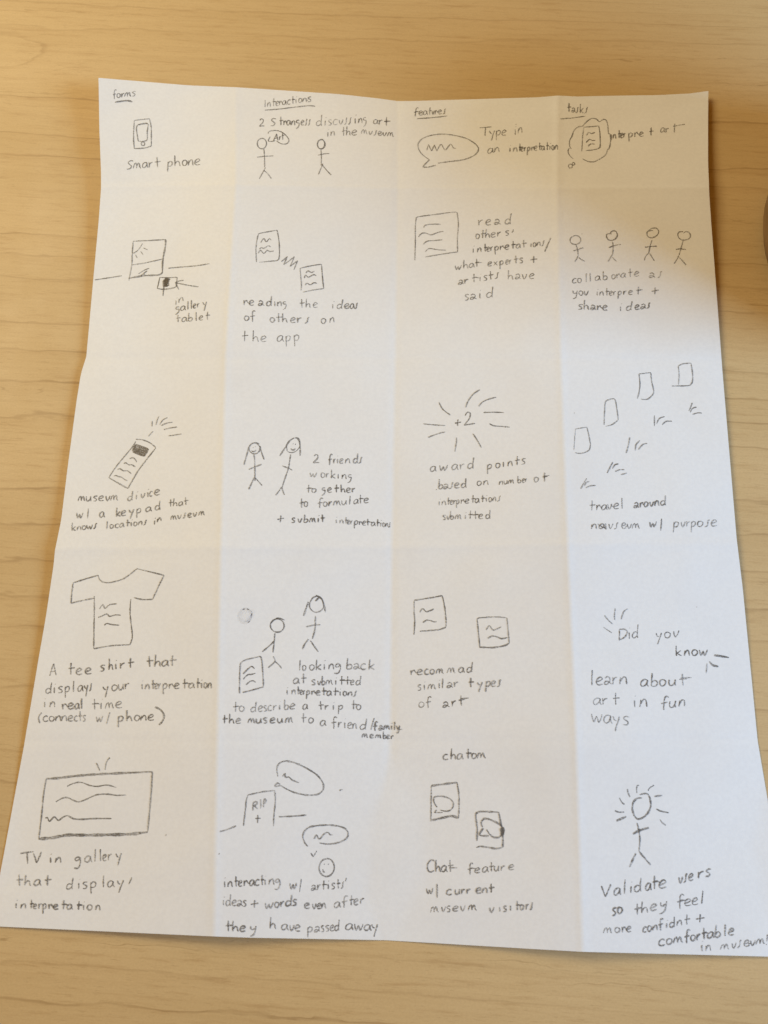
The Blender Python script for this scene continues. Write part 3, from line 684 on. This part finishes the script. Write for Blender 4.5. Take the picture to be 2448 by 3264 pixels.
R.draw('speech_bubble_sketch', 'pencil speech bubble above the gravestone', ('570,207 560,150 570,105 605,78 660,73 740,95 840,145 920,200 965,265 968,320 930,360 850,372 750,358 660,325 590,285', 1.15), '590,288 542,295 565,265 590,280', '610,205 633,182 635,215 665,212 700,240 755,262')
R.draw('gravestone_sketch', 'pencil gravestone marked with a cross', '265,643 275,560 285,480 290,420 305,370', '305,370 420,345 540,330', '540,330 547,420 535,540 530,645', '57,693 120,675 202,642', '577,562 680,558 823,547', '393,547 390,618', '370,577 418,575')
R.text('RIP', [367, 418, 450], 500, 478, 42, 'RIP')
R.draw('speech_bubble_sketch', 'pencil speech bubble above the smiling face', ('832,823 800,780 790,720 820,670 880,645 980,635 1080,640 1160,665 1188,710 1170,755 1100,790 1010,802 932,792', 1.1), '888,757 910,722 935,757 980,710 1010,700 1030,720 1052,720', '-860,882 880,915 912,862')
R.draw('smiling_face_sketch', 'small round pencil face with a smile', ('E 998 1010 68 82 10', 1.1), '.978,980', '.1015,980', '965,1025 970,1045 985,1052')
R.text('interacting', [100, 147, 200, 237, 282, 340, 387, 430, 457, 512, 565], 1182, 1158, 46)
R.text('w/', [702], 1196, 1196, 46, 'w', extra=['775,1110 760,1225'])
R.text("artists'", [882, 927, 970, 1012, 1055, 1100, 1137], 1210, 1190, 42, '@rtist$', extra=['1174,1098 1165,1130'])
R.text('ideas', [88, 132, 182, 230, 275], 1343, 1350, 44, 'ide@s')
R.text('+', [362], 1362, 1362, 50)
R.text('words', [490, 560, 607, 662, 715], 1368, 1343, 46)
R.text('even', [825, 888, 930, 972], 1370, 1372, 42)
R.text('after', [1090, 1155, 1213, 1257, 1310], 1363, 1328, 45)
R.text('they', [130, 192, 257, 350], 1570, 1572, 46, 'theY')
R.text('have', [522, 627, 690, 742], 1548, 1570, 48)
R.text('passed', [850, 912, 965, 1005, 1045, 1088], 1580, 1565, 44, 'p@ssed')
R.text('away', [1195, 1280, 1357, 1420], 1560, 1565, 50)
S_ = View(1320, 2460, 500)
S_.draw('phone_sketch', 'pencil phone with a speech bubble on its screen, upper left', '178,523 180,350 182,148', ('182,148 320,130 455,113', 1.4), '455,113 475,250 475,380 470,490', ('470,488 400,468 330,480 190,513', 1.6), '243,375 215,330 208,285 230,262 300,260 370,280 412,320 412,370 385,405 340,417 275,405', '-240,403 215,432 300,430')
S_.draw('phone_sketch', 'heavily drawn pencil phone with a speech bubble, lower right', ('665,730 668,600 652,460 670,432 720,420 895,427', 1.2), ('895,427 915,530 935,640 940,770 925,800 870,812 770,797 700,790 657,800', 1.3), ('723,582 710,540 735,500 780,497 850,525 910,560 940,600 940,650 900,690 850,695 800,660 768,610', 1.3),
        ('732,595 695,655 710,675 790,678', 1.3), ('925,590 935,620 930,670', 3))
S_.text('Chat', [172, 252, 317, 383], 1058, 1058, 60, extra=['370,1015 455,1015'])
S_.text('feature', [595, 667, 750, 815, 870, 935, 1025], 1075, 1038, 50)
S_.text('w/', [165], 1287, 1287, 50, 'w', extra=['243,1185 245,1333'])
S_.text('current', [372, 455, 515, 572, 680, 745, 812], 1300, 1278, 50)
S_.text('museum', [217, 310, 365, 437, 515, 617], 1485, 1466, 52, 'mvsevm')
S_.text('visitors', [820, 905, 960, 1020, 1090, 1137, 1195, 1242], 1488, 1452, 52, 'vjsjtor$')
T_ = View(1860, 2460, 588)
T_.draw('stick_figure_sketch', 'pencil stick figure with rays round its head', ('525,235 480,240 445,280 440,340 460,400 495,425 550,400 590,350 605,290 590,220 560,195 505,207', 1.25), '480,458 500,540 507,620 498,715', ('445,560 500,528 588,503', 1.6), ('470,733 440,795 413,858', 1.2), ('500,717 545,770 603,837', 1.2),
        ('637,222 708,213', 1.7), '655,333 690,352 765,368', '687,427 705,455 742,482', ('580,172 595,145 635,120', .9), ('480,192 477,150 483,125 500,122', .9), '395,155 400,190 418,228', '323,235 345,275 370,293', '280,350 320,363 368,363', ('295,440 385,402', 1.6))
T_.text('Validate', [207, 300, 365, 422, 488, 580, 635, 710], 1125, 1045, 60)
T_.text('users', [870, 915, 965, 1050, 1118], 1003, 937, 54, 'v$ers')
T_.text('so', [275, 327], 1288, 1275, 54)
T_.text('they', [482, 547, 627, 715], 1285, 1225, 52, 'theY')
T_.text('feel', [870, 935, 1000, 1062], 1215, 1185, 54)
T_.text('more', [217, 302, 360, 407], 1450, 1440, 46)
T_.text('confident', [550, 592, 642, 695, 745, 797, 860, 925], 1442, 1373, 44, 'confidnt')
T_.text('+', [1047], 1355, 1355, 58)
T_.text('comfortable', [702, 767, 850, 930, 982, 1032, 1082, 1140, 1205, 1270, 1325], 1562, 1468, 50)
T_.text('in', [1065, 1120], 1613, 1610, 50)
T_.text('museum!', [1270, 1350, 1400, 1465, 1520, 1590], 1597, 1550, 46, 'mv$evm', extra=['1655,1462 1648,1525', '.1645,1552'])
# stray specks of graphite
V, F = [], []
for vw, q in ((Q, '1457,805'), (R, '52,888'), (R, '1117,330'), (L, '97,627'), (P, '1232,115'), (K, '303,1130'), (C, '1190,292'), (Hh, '247,153')):
    vw.strokes(V, F, ['.' + q])
R.strokes(V, F, [('1112,328 1140,322', .8)])
o = add_mesh('pencil_speck', V, F, M_PENCIL, SHEET); o['kind'] = 'stuff'

# ------------------------------------------------------------------ dark round mug cut off by the right edge of the frame
def mug():
    m, nt, p = new_mat('dark_brown_glaze')
    tc = N(nt, 'ShaderNodeTexCoord').outputs['Object']
    c = mix(nt, smooth(nt, noise(nt, mapping(nt, tc, (40, 40, 90)), 1.0, 4), 0.35, 0.7), (0.20, 0.12, 0.05), (0.29, 0.175, 0.075))
    nt.links.new(c, p.inputs['Base Color']); p.inputs['Roughness'].default_value = 0.55
    c0 = lift(2832, 790, 0)
    root = bpy.data.objects.new('mug', None); COL.objects.link(root); root.location = c0
    root['label'] = 'dark brown round mug at the right edge beside the paper'; root['category'] = 'mug'
    prof = [(0.0, 0.001), (39, 0.001), (42.5, 1.5), (44.5, 6), (45, 20), (45, 79), (44.4, 81.4), (43, 82), (41.7, 81.2), (41.2, 79), (41, 12), (38, 7), (0, 6)]
    n = 72; V, F = [], []
    for r, z in prof:
        for k in range(n):
            a = 2 * math.pi * k / n; V.append((r * MM * math.cos(a), r * MM * math.sin(a), z * MM))
    for j in range(len(prof) - 1):
        for k in range(n):
            F.append((j * n + k, j * n + (k + 1) % n, (j + 1) * n + (k + 1) % n, (j + 1) * n + k))
    add_mesh('body', V, F, m, root, True)
    V, F = [], []
    cen = [(44 + 30 * math.sin(math.pi * t) ** .8, 16 + 50 * t) for t in [i / 18 for i in range(19)]]
    for i, (x, z) in enumerate(cen):
        a, b = cen[max(i - 1, 0)], cen[min(i + 1, 18)]; tx, tz = b[0] - a[0], b[1] - a[1]; L_ = math.hypot(tx, tz); tx /= L_; tz /= L_
        for k in range(12):
            q = 2 * math.pi * k / 12
            V.append(((x + 4.5 * math.cos(q) * tz) * MM, 6.5 * math.sin(q) * MM, (z - 4.5 * math.cos(q) * tx) * MM))
    for i in range(18):
        for k in range(12):
            F.append((i * 12 + k, i * 12 + (k + 1) % 12, (i + 1) * 12 + (k + 1) % 12, (i + 1) * 12 + k))
    add_mesh('handle', V, F, m, root, True)
mug()
